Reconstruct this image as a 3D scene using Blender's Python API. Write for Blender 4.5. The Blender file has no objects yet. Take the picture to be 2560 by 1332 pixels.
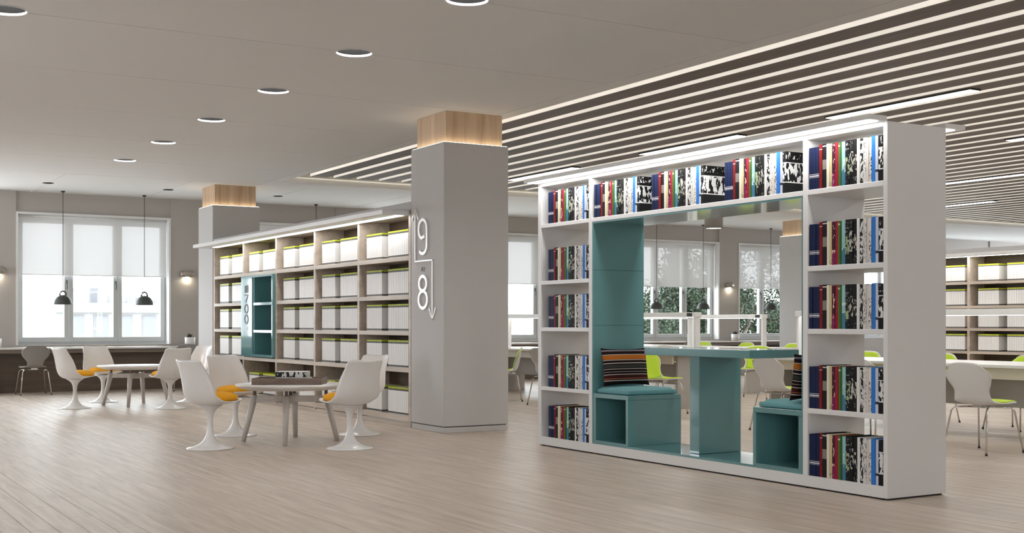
import bpy, bmesh, math, random
from mathutils import Vector, Matrix
random.seed(7)
S = bpy.context.scene
C = S.collection
PI = math.pi

# ------------------------------------------------------------------ camera
TH = math.atan2(1280 + 558, 3073.0)
cam_d = bpy.data.cameras.new('camera')
cam = bpy.data.objects.new('camera', cam_d)
C.objects.link(cam)
cam.location = (0, 0, 1.15)
cam.rotation_euler = (PI / 2, 0, -TH)
cam_d.sensor_width = 36.0
cam_d.lens = 36.0 * 3073.0 / 2560.0
cam_d.shift_y = 142.0 / 2560.0
cam_d.clip_end = 400
S.camera = cam

# ------------------------------------------------------------------ world, exposure
W = bpy.data.worlds.new('world')
S.world = W
W.use_nodes = True
wn = W.node_tree
bg = wn.nodes['Background']
bg.inputs[0].default_value = (0.90, 0.95, 1.0, 1)
bg.inputs[1].default_value = 8.6
S.view_settings.view_transform = 'Standard'
S.view_settings.look = 'None'
S.view_settings.gamma = 1.0
S.view_settings.use_curve_mapping = False
S.view_settings.exposure = 0.08
S.cycles.max_bounces = 10
S.cycles.diffuse_bounces = 5
S.cycles.glossy_bounces = 4
S.cycles.transparent_max_bounces = 12
S.cycles.sample_clamp_indirect = 6.0
S.cycles.caustics_reflective = False
S.cycles.caustics_refractive = False

# ------------------------------------------------------------------ strengths of the room's lamps and their added unseen repeats
E_SLAT = 6.5     # LED strips in the slat gaps
E_LINE = 32.0     # black linear luminaires
E_CAN = 16.0       # LED under the bookcase canopies
E_DOWN = 155.0     # recessed ceiling downlights
E_SCON = 170.0     # wall sconces
E_CAPL = 9.0     # LED around column caps
E_DESK = 5.0      # desk light rails

# ------------------------------------------------------------------ materials
MATS = {}


def nmat(name):
    m = bpy.data.materials.new(name)
    m.use_nodes = True
    nt = m.node_tree
    b = nt.nodes['Principled BSDF']
    MATS[name] = m
    return m, nt, b


def link(nt, a, b):
    nt.links.new(a, b)


def mk(name, col, rough=.5, metal=0.0, var=.06, scale=6.0, stretch=(1, 1, 1), coat=0.0, spec=None, bump=0.0, island=0.0):
    """paint / fabric / plastic: base colour with a faint procedural mottling"""
    m, nt, b = nmat(name)
    tc = nt.nodes.new('ShaderNodeNewGeometry')
    mp = nt.nodes.new('ShaderNodeMapping')
    mp.inputs['Scale'].default_value = stretch
    link(nt, tc.outputs['Position'], mp.inputs['Vector'])
    nz = nt.nodes.new('ShaderNodeTexNoise')
    nz.inputs['Scale'].default_value = scale
    nz.inputs['Detail'].default_value = 4
    link(nt, mp.outputs[0], nz.inputs['Vector'])
    mx = nt.nodes.new('ShaderNodeMix')
    mx.data_type = 'RGBA'
    mx.inputs[6].default_value = tuple(c * (1 - var) for c in col) + (1,)
    mx.inputs[7].default_value = tuple(min(1, c * (1 + var)) for c in col) + (1,)
    link(nt, nz.outputs['Fac'], mx.inputs[0])
    out = mx.outputs[2]
    if island:
        hs = nt.nodes.new('ShaderNodeHueSaturation')
        mr = nt.nodes.new('ShaderNodeMapRange')
        mr.inputs['To Min'].default_value = 1 - island
        mr.inputs['To Max'].default_value = 1 + island
        link(nt, tc.outputs['Random Per Island'], mr.inputs['Value'])
        link(nt, mr.outputs[0], hs.inputs['Value'])
        link(nt, out, hs.inputs['Color'])
        out = hs.outputs['Color']
    link(nt, out, b.inputs['Base Color'])
    b.inputs['Roughness'].default_value = rough
    b.inputs['Metallic'].default_value = metal
    b.inputs['Coat Weight'].default_value = coat
    b.inputs['Coat Roughness'].default_value = .05
    if spec is not None:
        b.inputs['Specular IOR Level'].default_value = spec
    if bump:
        bp = nt.nodes.new('ShaderNodeBump')
        bp.inputs['Strength'].default_value = bump
        bp.inputs['Distance'].default_value = .01
        link(nt, nz.outputs['Fac'], bp.inputs['Height'])
        link(nt, bp.outputs[0], b.inputs['Normal'])
    return m


def wood(name, dark, light, stretch, scale=2.0, rough=.45, island=0.0, knots=True):
    m, nt, b = nmat(name)
    g = nt.nodes.new('ShaderNodeNewGeometry')
    mp = nt.nodes.new('ShaderNodeMapping')
    mp.inputs['Scale'].default_value = stretch
    vec = g.outputs['Position']
    if island:
        ad = nt.nodes.new('ShaderNodeVectorMath')
        ad.operation = 'ADD'
        sc = nt.nodes.new('ShaderNodeVectorMath')
        sc.operation = 'SCALE'
        sc.inputs[0].default_value = (37, 91, 53)
        link(nt, g.outputs['Random Per Island'], sc.inputs['Scale'])
        link(nt, g.outputs['Position'], ad.inputs[0])
        link(nt, sc.outputs[0], ad.inputs[1])
        vec = ad.outputs[0]
    link(nt, vec, mp.inputs['Vector'])
    nz = nt.nodes.new('ShaderNodeTexNoise')
    nz.inputs['Scale'].default_value = scale
    nz.inputs['Detail'].default_value = 6
    nz.inputs['Distortion'].default_value = .6
    link(nt, mp.outputs[0], nz.inputs['Vector'])
    cr = nt.nodes.new('ShaderNodeValToRGB')
    cr.color_ramp.elements[0].position = .3
    cr.color_ramp.elements[1].position = .7
    cr.color_ramp.elements[0].color = dark + (1,)
    cr.color_ramp.elements[1].color = light + (1,)
    link(nt, nz.outputs['Fac'], cr.inputs['Fac'])
    out = cr.outputs['Color']
    if island:
        hs = nt.nodes.new('ShaderNodeHueSaturation')
        mr = nt.nodes.new('ShaderNodeMapRange')
        mr.inputs['To Min'].default_value = 1 - island
        mr.inputs['To Max'].default_value = 1 + island
        link(nt, g.outputs['Random Per Island'], mr.inputs['Value'])
        link(nt, mr.outputs[0], hs.inputs['Value'])
        link(nt, out, hs.inputs['Color'])
        out = hs.outputs['Color']
    link(nt, out, b.inputs['Base Color'])
    b.inputs['Roughness'].default_value = rough
    return m


def emit(name, col, strength):
    m = bpy.data.materials.new(name)
    m.use_nodes = True
    nt = m.node_tree
    nt.nodes.remove(nt.nodes['Principled BSDF'])
    e = nt.nodes.new('ShaderNodeEmission')
    e.inputs[0].default_value = col + (1,)
    e.inputs[1].default_value = strength
    link(nt, e.outputs[0], nt.nodes['Material Output'].inputs[0])
    MATS[name] = m
    return m


def glass(name, tint=(.97, .985, .98), refl=.06):
    m = bpy.data.materials.new(name)
    m.use_nodes = True
    nt = m.node_tree
    nt.nodes.remove(nt.nodes['Principled BSDF'])
    t = nt.nodes.new('ShaderNodeBsdfTransparent')
    t.inputs[0].default_value = tint + (1,)
    g = nt.nodes.new('ShaderNodeBsdfGlossy')
    g.inputs['Roughness'].default_value = .02
    mx = nt.nodes.new('ShaderNodeMixShader')
    mx.inputs[0].default_value = refl
    link(nt, t.outputs[0], mx.inputs[1])
    link(nt, g.outputs[0], mx.inputs[2])
    link(nt, mx.outputs[0], nt.nodes['Material Output'].inputs[0])
    MATS[name] = m


def screen(name, col, see):
    """woven sun screen: part open weave, part translucent cloth"""
    m = bpy.data.materials.new(name)
    m.use_nodes = True
    nt = m.node_tree
    nt.nodes.remove(nt.nodes['Principled BSDF'])
    t = nt.nodes.new('ShaderNodeBsdfTransparent')
    d = nt.nodes.new('ShaderNodeBsdfDiffuse')
    d.inputs[0].default_value = col + (1,)
    l = nt.nodes.new('ShaderNodeBsdfTranslucent')
    l.inputs[0].default_value = col + (1,)
    a = nt.nodes.new('ShaderNodeMixShader')
    a.inputs[0].default_value = .045
    link(nt, d.outputs[0], a.inputs[1])
    link(nt, l.outputs[0], a.inputs[2])
    mx = nt.nodes.new('ShaderNodeMixShader')
    mx.inputs[0].default_value = 1 - see
    link(nt, t.outputs[0], mx.inputs[1])
    link(nt, a.outputs[0], mx.inputs[2])
    link(nt, mx.outputs[0], nt.nodes['Material Output'].inputs[0])
    MATS[name] = m


def bands(name, base, bl=(), art=None, rough=.5, axis=2):
    """printed thing: flat print bands along one generated axis, plus optional blotchy artwork (colour, z0, z1, scale, threshold)"""
    m, nt, b = nmat(name)
    tc = nt.nodes.new('ShaderNodeTexCoord')
    sp = nt.nodes.new('ShaderNodeSeparateXYZ')
    link(nt, tc.outputs['Generated'], sp.inputs[0])
    cr = nt.nodes.new('ShaderNodeValToRGB')
    cr.color_ramp.interpolation = 'CONSTANT'
    els = [(0.0, base)]
    for (z0, z1, c) in sorted(bl):
        els.append((z0, c))
        els.append((z1, base))
    ramp = cr.color_ramp
    ramp.elements[0].position = 0
    ramp.elements[0].color = base + (1,)
    ramp.elements.remove(ramp.elements[1])
    cur = {}
    for p, c in els[1:]:
        cur[round(min(p, .999), 4)] = c
    for (z0, z1, c) in bl:
        cur[round(z0, 4)] = c
    for p in sorted(cur):
        e = ramp.elements.new(p) if p > 0 else ramp.elements[0]
        e.color = cur[p] + (1,)
    link(nt, sp.outputs[axis], cr.inputs['Fac'])
    out = cr.outputs['Color']
    for a in ([art] if art and not isinstance(art[0][0], tuple) else (art or [])):
        col, z0, z1, sc, th = a
        g = nt.nodes.new('ShaderNodeNewGeometry')
        mp = nt.nodes.new('ShaderNodeMapping')
        mp.inputs['Scale'].default_value = (1, 1.0, .45)
        link(nt, g.outputs['Position'], mp.inputs['Vector'])
        nz = nt.nodes.new('ShaderNodeTexNoise')
        nz.inputs['Scale'].default_value = sc
        nz.inputs['Detail'].default_value = 2
        link(nt, mp.outputs[0], nz.inputs['Vector'])
        c1 = nt.nodes.new('ShaderNodeMath')
        c1.operation = 'GREATER_THAN'
        c1.inputs[1].default_value = th
        link(nt, nz.outputs['Fac'], c1.inputs[0])
        lo = nt.nodes.new('ShaderNodeMath')
        lo.operation = 'GREATER_THAN'
        lo.inputs[1].default_value = z0
        link(nt, sp.outputs[axis], lo.inputs[0])
        hi = nt.nodes.new('ShaderNodeMath')
        hi.operation = 'LESS_THAN'
        hi.inputs[1].default_value = z1
        link(nt, sp.outputs[axis], hi.inputs[0])
        m1 = nt.nodes.new('ShaderNodeMath')
        m1.operation = 'MULTIPLY'
        link(nt, lo.outputs[0], m1.inputs[0])
        link(nt, hi.outputs[0], m1.inputs[1])
        m2 = nt.nodes.new('ShaderNodeMath')
        m2.operation = 'MULTIPLY'
        link(nt, m1.outputs[0], m2.inputs[0])
        link(nt, c1.outputs[0], m2.inputs[1])
        mx = nt.nodes.new('ShaderNodeMix')
        mx.data_type = 'RGBA'
        mx.inputs[7].default_value = col + (1,)
        link(nt, out, mx.inputs[6])
        link(nt, m2.outputs[0], mx.inputs[0])
        out = mx.outputs[2]
    link(nt, out, b.inputs['Base Color'])
    b.inputs['Roughness'].default_value = rough
    b.inputs['Specular IOR Level'].default_value = .10
    return m


mk('wall_paint', (.47, .442, .415), .8, var=.03, scale=1.5)
mk('column_paint', (.52, .505, .495), .7, var=.03, scale=1.2)
mk('ceiling_paint', (.72, .712, .705), .85, var=.02, scale=.8)
mk('slat_edge', (.78, .75, .70), .7, var=.04, scale=3)
mk('seam_dark', (.025, .024, .023), .9)
mk('white_trim', (.80, .80, .79), .5, var=.02)
mk('white_lacquer', (.74, .73, .725), .38, var=.02, scale=2)
mk('frame_grey', (.56, .58, .585), .4, var=.03)
mk('sash_dark', (.12, .13, .13), .5)
wood('floor_oak', (.43, .355, .29), (.61, .515, .43), (14, .9, 14), 1.6, .40, island=.10)
mk('subfloor', (.09, .075, .06), .9)
wood('case_oak', (.40, .33, .27), (.56, .48, .40), (7, .7, 7), 1.5, .5)
wood('case_oak_dark', (.085, .055, .032), (.13, .088, .055), (7, .7, 7), 1.5, .55)
wood('cap_oak', (.44, .30, .19), (.66, .49, .33), (9, 9, .7), 1.3, .5)
wood('slat_wood', (.088, .064, .049), (.142, .107, .084), (16, .7, 16), 1.6, .6)
wood('rail_wood', (.45, .36, .23), (.6, .49, .33), (2, 9, 9), 1.5, .6)
wood('panel_dark', (.085, .06, .043), (.15, .105, .075), (.6, 6, 9), 1.6, .45)
wood('counter_wood', (.20, .16, .125), (.28, .23, .18), (.6, 8, 8), 1.5, .45)
wood('table_leg_wood', (.50, .465, .43), (.62, .58, .54), (9, 9, 1), 1.5, .4)
wood('tray_wood', (.15, .105, .08), (.215, .155, .12), (3, 3, 9), 2.0, .45)
mk('tulip_white', (.80, .785, .765), .28, var=.02, coat=.25)
mk('tabletop_white', (.80, .79, .77), .28, var=.02)
mk('orange_felt', (.83, .38, .012), .9, var=.12, scale=120, bump=.15)
mk('teal_gloss', (.115, .265, .28), .10, var=.03, scale=2, coat=.6)
mk('teal_fabric', (.14, .33, .345), .85, var=.10, scale=180, bump=.15)
mk('teal_deep', (.035, .115, .125), .25, var=.05)
mk('lime_pad', (.50, .68, .03), .7, var=.06, scale=40)
mk('shell_white', (.74, .73, .71), .35, var=.02)
mk('grey_shell', (.27, .255, .24), .5, var=.03)
mk('chrome', (.75, .74, .72), .18, metal=1.0, var=.02)
mk('rubber_black', (.02, .02, .02), .6)
mk('metal_black', (.025, .025, .026), .5)
mk('bell_grey', (.05, .058, .055), .5, var=.08)
mk('sconce_metal', (.42, .38, .33), .35, metal=.8)
mk('pot_white', (.75, .74, .73), .5)
mk('plant_dark', (.03, .028, .02), .7, var=.4, scale=60)
mk('soil', (.04, .03, .02), .9)
mk('sign_metal', (.80, .78, .76), .3, metal=.15, var=.02)
mk('mark_dark', (.14, .125, .12), .6)
mk('paper', (.74, .72, .66), .8, var=.05, scale=300, stretch=(1, 1, 1))
mk('desk_beige', (.70, .65, .53), .45, var=.03)
mk('desk_panel', (.42, .40, .37), .5, var=.03)
mk('rail_white', (.80, .80, .79), .4)
mk('building_white', (.225, .22, .215), .9, var=.03, scale=.3)
mk('building_grey', (.15, .15, .16), .9, var=.03, scale=.3)
mk('building_pane', (.13, .135, .14), .3)
mk('unit_grey', (.22, .22, .23), .7)
mk('street', (.72, .72, .70), .9, var=.1, scale=.2)
mk('leaf_green', (.020, .040, .016), .6, var=.5, scale=3, island=.55)
mk('bark', (.09, .07, .05), .9)
mk('cord', (.05, .05, .05), .6)
mk('housing_shade', (.007, .007, .007), .9, spec=0.0)  # near-black colour keeps the upper housing dim above the bright rim crescent
mk('lumin_white', (.85, .85, .85), .5)
emit('led_slat', (1.0, .955, .89), E_SLAT)
emit('led_cove', (1.0, .92, .76), 14.0)
emit('led_line', (1.0, .98, .95), E_LINE)
emit('led_canopy', (1.0, .985, .96), E_CAN)
emit('led_down', (1.0, .98, .955), E_DOWN)
emit('led_sconce', (1.0, .88, .66), E_SCON)
emit('led_cap', (1.0, .86, .66), E_CAPL)
emit('led_desk', (1.0, .97, .92), E_DESK)
emit('led_cyl', (1.0, .93, .82), 25.0)
glass('pane_glass')
screen('blind_screen', (.78, .785, .79), .045)

# ------------------------------------------------------------------ mesh builder


class MB:
    def __init__(s):
        s.v, s.f, s.m, s.sm = [], [], [], []

    def add(s, vs, fs, mi=0, smooth=False):
        o = len(s.v)
        s.v += [tuple(p) for p in vs]
        for f in fs:
            s.f.append(tuple(i + o for i in f))
            s.m.append(mi)
            s.sm.append(smooth)
        return s

    def box(s, x0, x1, y0, y1, z0, z1, b=0.0, mi=0):
        if x1 < x0: x0, x1 = x1, x0
        if y1 < y0: y0, y1 = y1, y0
        if z1 < z0: z0, z1 = z1, z0
        if b <= 0:
            vs = [(x, y, z) for z in (z0, z1) for y in (y0, y1) for x in (x0, x1)]
            fs = [(0, 2, 3, 1), (4, 5, 7, 6), (0, 1, 5, 4), (2, 6, 7, 3), (0, 4, 6, 2), (1, 3, 7, 5)]
            return s.add(vs, fs, mi)
        b = min(b, (x1 - x0) * .45, (y1 - y0) * .45, (z1 - z0) * .45)
        lo, hi = (x0, y0, z0), (x1, y1, z1)
        vs, idx = [], {}
        for cx in (0, 1):
            for cy in (0, 1):
                for cz in (0, 1):
                    c = (cx, cy, cz)
                    for a in range(3):
                        p = []
                        for k in range(3):
                            e = hi[k] if c[k] else lo[k]
                            if k != a:
                                e += -b if c[k] else b
                            p.append(e)
                        idx[(c, a)] = len(vs)
                        vs.append(tuple(p))
        fs = []
        cen = [(lo[k] + hi[k]) / 2 for k in range(3)]

        def orient(f):
            p = [Vector(vs[i]) for i in f]
            n = (p[1] - p[0]).cross(p[2] - p[0])
            mid = sum(p, Vector()) / len(p)
            return f if n.dot(mid - Vector(cen)) > 0 else tuple(reversed(f))
        for a in range(3):
            o = [k for k in range(3) if k != a]
            for s_ in (0, 1):
                q = []
                for (i, j) in ((0, 0), (1, 0), (1, 1), (0, 1)):
                    c = [0, 0, 0]
                    c[a] = s_
                    c[o[0]] = i
                    c[o[1]] = j
                    q.append(idx[(tuple(c), a)])
                fs.append(orient(tuple(q)))
        for a in range(3):
            o = [k for k in range(3) if k != a]
            for i in (0, 1):
                for j in (0, 1):
                    c0, c1 = [0, 0, 0], [0, 0, 0]
                    c0[o[0]] = c1[o[0]] = i
                    c0[o[1]] = c1[o[1]] = j
                    c0[a], c1[a] = 0, 1
                    fs.append(orient((idx[(tuple(c0), o[0])], idx[(tuple(c1), o[0])], idx[(tuple(c1), o[1])], idx[(tuple(c0), o[1])])))
        for cx in (0, 1):
            for cy in (0, 1):
                for cz in (0, 1):
                    c = (cx, cy, cz)
                    fs.append(orient((idx[(c, 0)], idx[(c, 1)], idx[(c, 2)])))
        return s.add(vs, fs, mi)

    def lathe(s, prof, n=24, cx=0, cy=0, mi=0, smooth=True, sx=1, sy=1, power=None, caps=True):
        vs, fs = [], []
        for (r, z) in prof:
            for k in range(n):
                a = 2 * PI * k / n
                ca, sa = math.cos(a), math.sin(a)
                if power:
                    d = (abs(ca) ** power + abs(sa) ** power) ** (-1 / power)
                    ca, sa = ca * d, sa * d
                vs.append((cx + r * ca * sx, cy + r * sa * sy, z))
        for i in range(len(prof) - 1):
            for k in range(n):
                k2 = (k + 1) % n
                fs.append((i * n + k, i * n + k2, (i + 1) * n + k2, (i + 1) * n + k))
        if caps and prof[0][0] > 1e-6:
            fs.append(tuple(reversed(range(n))))
        if caps and prof[-1][0] > 1e-6:
            b = (len(prof) - 1) * n
            fs.append(tuple(range(b, b + n)))
        return s.add(vs, fs, mi, smooth)

    def tube(s, pts, r, n=8, mi=0, r1=None):
        pts = [Vector(p) for p in pts]
        vs, fs = [], []
        up = Vector((0, 0, 1))
        for i, p in enumerate(pts):
            t = (pts[min(i + 1, len(pts) - 1)] - pts[max(i - 1, 0)]).normalized()
            a = up if abs(t.dot(up)) < .95 else Vector((1, 0, 0))
            u = t.cross(a).normalized()
            w = t.cross(u).normalized()
            rr = r if r1 is None else r + (r1 - r) * i / (len(pts) - 1)
            for k in range(n):
                an = 2 * PI * k / n
                vs.append(p + u * rr * math.cos(an) + w * rr * math.sin(an))
        for i in range(len(pts) - 1):
            for k in range(n):
                k2 = (k + 1) % n
                fs.append((i * n + k, i * n + k2, (i + 1) * n + k2, (i + 1) * n + k))
        fs.append(tuple(reversed(range(n))))
        b = (len(pts) - 1) * n
        fs.append(tuple(range(b, b + n)))
        return s.add(vs, fs, mi, True)

    def prism(s, poly, z0, z1, mi=0):
        n = len(poly)
        vs = [(x, y, z0) for x, y in poly] + [(x, y, z1) for x, y in poly]
        fs = [tuple(reversed(range(n))), tuple(range(n, 2 * n))]
        for k in range(n):
            k2 = (k + 1) % n
            fs.append((k, k2, n + k2, n + k))
        return s.add(vs, fs, mi)

    def ribbon(s, pts, w, x0, x1, closed=False, mi=0):
        """flat band of width w following (y, z) points, thickness x0..x1"""
        n = len(pts)
        L, R = [], []
        for i in range(n):
            if closed:
                a, b = pts[i - 1], pts[(i + 1) % n]
            else:
                a, b = pts[max(i - 1, 0)], pts[min(i + 1, n - 1)]
            t = Vector((b[0] - a[0], b[1] - a[1])).normalized()
            nn = Vector((-t.y, t.x)) * w / 2
            L.append((pts[i][0] + nn.x, pts[i][1] + nn.y))
            R.append((pts[i][0] - nn.x, pts[i][1] - nn.y))
        vs = []
        for i in range(n):
            vs += [(x0, L[i][0], L[i][1]), (x0, R[i][0], R[i][1]), (x1, R[i][0], R[i][1]), (x1, L[i][0], L[i][1])]
        fs = []
        for i in range(n if closed else n - 1):
            j = (i + 1) % n
            for k in range(4):
                k2 = (k + 1) % 4
                fs.append((i * 4 + k, i * 4 + k2, j * 4 + k2, j * 4 + k))
        if not closed:
            fs += [(0, 1, 2, 3), ((n - 1) * 4 + 3, (n - 1) * 4 + 2, (n - 1) * 4 + 1, (n - 1) * 4)]
        return s.add(vs, fs, mi)

    def xf(s, M):
        s.v = [tuple(M @ Vector(p)) for p in s.v]
        return s

    def mesh(s, name, mats, off=None, fix=False):
        me = bpy.data.meshes.new(name)
        vs = s.v if off is None else [(p[0] - off[0], p[1] - off[1], p[2] - off[2]) for p in s.v]
        me.from_pydata(vs, [], s.f)
        for m in ([mats] if isinstance(mats, str) else mats):
            me.materials.append(MATS[m])
        me.polygons.foreach_set('material_index', s.m)
        me.polygons.foreach_set('use_smooth', s.sm)
        if fix:
            bm = bmesh.new()
            bm.from_mesh(me)
            bmesh.ops.recalc_face_normals(bm, faces=bm.faces)
            bm.to_mesh(me)
            bm.free()
        me.update()
        return me


def tag(o, label=None, cat=None, group=None, kind=None):
    if label: o['label'] = label
    if cat: o['category'] = cat
    if group: o['group'] = group
    if kind: o['kind'] = kind
    return o


def node(name, me, parent=None, loc=(0, 0, 0), rz=0):
    o = bpy.data.objects.new(name, me)
    C.objects.link(o)
    o.location = loc
    o.rotation_euler = (0, 0, rz)
    if parent: o.parent = parent
    return o


def empty(name, loc, label=None, cat=None, group=None, kind=None, rz=0):
    o = node(name, None, None, loc, rz)
    o.empty_display_size = .1
    return tag(o, label, cat, group, kind)


def part(root, name, mb, mats, fix=False):
    """mesh built in world coordinates, hung under a root (or a part of a root)"""
    off = Vector((0, 0, 0))
    p = root
    while p is not None:
        off += p.location
        p = p.parent
    return node(name, mb.mesh(name, mats, off, fix), root)


def lpart(root, name, mb, mats, fix=False):
    return node(name, mb.mesh(name, mats, None, fix), root)


def single(name, mb, mats, label, cat, loc, group=None, kind=None, fix=False):
    """one-mesh thing built in world coordinates with its origin at loc"""
    o = node(name, mb.mesh(name, mats, loc, fix), None, loc)
    return tag(o, label, cat, group, kind)


def struct(name, mb, mats, loc=(0, 0, 0), fix=False):
    o = node(name, mb.mesh(name, mats, loc, fix), None, loc)
    o['kind'] = 'structure'
    return o


def copy_tree(o, parent=None):
    c = o.copy()
    C.objects.link(c)
    c.parent = parent
    for ch in o.children:
        copy_tree(ch, c)
    return c


B = lambda *a, **k: MB().box(*a, **k)

H = 3.386          # flat ceiling height
YW = 22.10         # window wall
SX0, SP, SW = 6.97, .385, .272   # first slat edge, pitch, slat width
YS = 17.65         # slats end
XR, YR = 6.85, 18.55             # edge of the ceiling recess
FX, FY = math.sin(TH), math.cos(TH)


def px_of(x, y, z):
    D = x * FX + y * FY
    return (1280 + 3073 * (x * FY - y * FX) / D, 808 - 3073 * (z - 1.15) / D) if D > .1 else (-1e6, -1e6)


# ------------------------------------------------------------------ floor: slab + planks
fl = struct('floor', B(-3.2, 31, -3.2, 22.3, -.12, -.016), 'subfloor')
PWD, PLN = .14, 1.45
cells = []
i = 0
x = -3.0
while x < 24:
    y = -3.0 - (i * .53) % PLN
    while y < 22.1:
        y0, y1 = max(y, -3.0), min(y + PLN, 22.1)
        if y1 - y0 > .05:
            cells.append((x, y0, y1))
        y += PLN
    x += PWD
    i += 1
vis = []
for c in cells:
    cx, cy = c[0] + PWD / 2, (c[1] + c[2]) / 2
    D = cx * FX + cy * FY
    q = [px_of(a, b_, 0) for a in (c[0], c[0] + PWD) for b_ in (c[1], c[2])]
    if D > 1 and any(-30 < p[0] < 2590 and p[1] < 1340 for p in q):
        vis.append((D, c))
vis.sort()
near = [c for _, c in vis[:300]]
nearset = set(near)
G = .0016
pm = {}
for c in near:
    ln = round(c[2] - c[1], 3)
    if ln not in pm:
        pm[ln] = B(G, PWD - G, G, ln - G, -.014, 0, b=.0012).mesh('plank', 'floor_oak')
    node('plank', pm[ln], fl, (c[0], c[1], 0))
rest = MB()
for c in cells:
    if c not in nearset:
        rest.box(c[0] + G, c[0] + PWD - G, c[1] + G, c[2] - G, -.014, 0)
o = part(fl, 'plank_field', rest, 'floor_oak')
o['kind'] = 'stuff'

# ------------------------------------------------------------------ ceiling: panels, recess, slats
ce = struct('ceiling', MB().box(-3.2, 31, -3.2, 22.3, 3.80, 3.95), 'ceiling_paint')
SE = .005
JY = [-3.0, -.35, 1.60, 3.55, 5.50, 7.46, 9.40, 11.33, 13.29, 15.25, 17.20, 19.15]
HOLES = [(x_, y) for x_ in (-1.30, 1.40, 4.10) for y in JY[1:11]]  # spots beyond the visible row are unseen, added to light the room
HR = .15


def panel(x0, x1, y0, y1, name='panel', mat='ceiling_paint'):
    """ceiling panel with half-round notches where a downlight sits on its joint"""
    poly = []
    lo = sorted([h for h in HOLES if abs(h[1] - y0) < .01 and x0 < h[0] < x1])
    hi = sorted([h for h in HOLES if abs(h[1] - y1) < .01 and x0 < h[0] < x1], reverse=True)
    poly.append((x0 + SE, y0 + SE))
    for h in lo:
        for k in range(0, 13):
            a = PI - PI * k / 12
            poly.append((h[0] + HR * math.cos(a), max(y0 + SE, y0 + HR * math.sin(a))))
    poly.append((x1 - SE, y0 + SE))
    poly.append((x1 - SE, y1 - SE))
    for h in hi:
        for k in range(0, 13):
            a = -PI * k / 12
            poly.append((h[0] + HR * math.cos(a), min(y1 - SE, y1 + HR * math.sin(a))))
    poly.append((x0 + SE, y1 - SE))
    return part(ce, name, MB().prism(poly, H, H + .03), mat, fix=True)


for a, b_ in zip(JY[:-1], JY[1:]):
    panel(-3.0, 6.655, a, b_)
for a, b_ in ((-3, 1.8), (1.8, 3.72), (3.72, 5.62), (5.62, 7.56), (7.56, 9.5), (9.5, 13.4), (13.4, 17.3), (17.3, 21.2), (21.2, 25.1), (25.1, 31)):
    panel(a, b_, 19.15, YW + .06, mat='ceiling_paint')
panel(6.655, XR, -3.0, YR)
panel(6.655, 31, YR, 19.15, mat='ceiling_paint')
# dark backing seen in the joints, kept above the panels
part(ce, 'joint_backing', MB().box(-3.0, -1.50, -3, 19.15, H + .031, H + .034).box(-1.10, 1.20, -3, 19.15, H + .031, H + .034).box(1.60, 3.90, -3, 19.15, H + .031, H + .034).box(4.30, XR - .02, -3, 19.15, H + .031, H + .034).box(XR - .02, 31, YR + .02, 22.1, H + .031, H + .034).box(-3, XR - .02, 19.15, 22.1, H + .031, H + .034), 'seam_dark')
part(ce, 'recess_side', B(XR - .02, XR, -3, YR + .02, H + .002, 3.80), 'ceiling_paint')
part(ce, 'recess_end', B(XR, 31, YR, YR + .02, H + .002, 3.80), 'ceiling_paint')
part(ce, 'slat_rail', B(XR, 31, YS + .06, YS + .42, H + .03, H + .085), 'rail_wood')
sl = MB().box(0, SW, -3.0, YS, H, H + .11, b=.003)
for fi, f in enumerate(sl.f):
    if all(sl.v[i_][0] < .004 for i_ in f):
        sl.m[fi] = 1
part(ce, 'cove_strip', B(XR + .05, 31, YR - .008, YR, H + .10, H + .14), 'led_cove')
slat_me = sl.mesh('slat', ['slat_wood', 'slat_edge'])
led_me = MB().box(SW, SW + .006, -3.0, YS - .01, H + .028, H + .055).mesh('led_strip', 'led_slat')
part(ce, 'cove_strip', B(XR, XR + .006, -3.0, YS, H + .028, H + .055), 'led_slat')
NS = 58
for k in range(NS):
    s_ = node('slat', slat_me, ce, (SX0 + k * SP, 0, 0))
    node('led_strip', led_me, s_)

# ------------------------------------------------------------------ walls
wins = [3.464 + 3.193 * k for k in range(-1, 8)]  # last two openings added to bring daylight to the right end
WW, WZ0, WZ1 = 2.61, .78, 3.04
wf = MB()
edges = [-3.0] + [v for s_ in wins for v in (s_, s_ + WW)] + [31.0]
for k in range(0, len(edges), 2):
    wf.box(edges[k], edges[k + 1], YW, YW + .40, 0, H)
for s_ in wins:
    wf.box(s_, s_ + WW, YW + .035, YW + .40, WZ1, H)
    wf.box(s_, s_ + WW, YW, YW + .40, 0, WZ0)
struct('wall_far', wf, 'wall_paint')
wl = MB()
lw = [(9.2, 10.8), (18.3, 21.7)]  # nearer opening is unseen, added to brighten the left-facing fronts
ed = [-3.2] + [v for a in lw for v in a] + [22.4]
for k in range(0, len(ed), 2):
    wl.box(-3.3, -3.0, ed[k], ed[k + 1], 0, H)
for a, b_ in lw:
    wl.box(-3.3, -3.0, a, b_, 0, .8).box(-3.3, -3.0, a, b_, 3.04, H)
struct('wall_left', wl, 'wall_paint')
bw_ = [(-2.4, .3), (1.0, 2.4)]  # unseen back openings, placed and sized for the light they give
wb_ = MB().box(-3.3, -2.4, -3.3, -3.0, 0, 3.8).box(bw_[-1][1], 31, -3.3, -3.0, 0, 3.8)
for k, (a, b_) in enumerate(bw_):
    wb_.box(a, b_, -3.3, -3.0, 0, .8).box(a, b_, -3.3, -3.0, 3.04, 3.8)
    if k:
        wb_.box(bw_[k - 1][1], a, -3.3, -3.0, 0, 3.8)
struct('wall_back', wb_, 'wall_paint')
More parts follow.
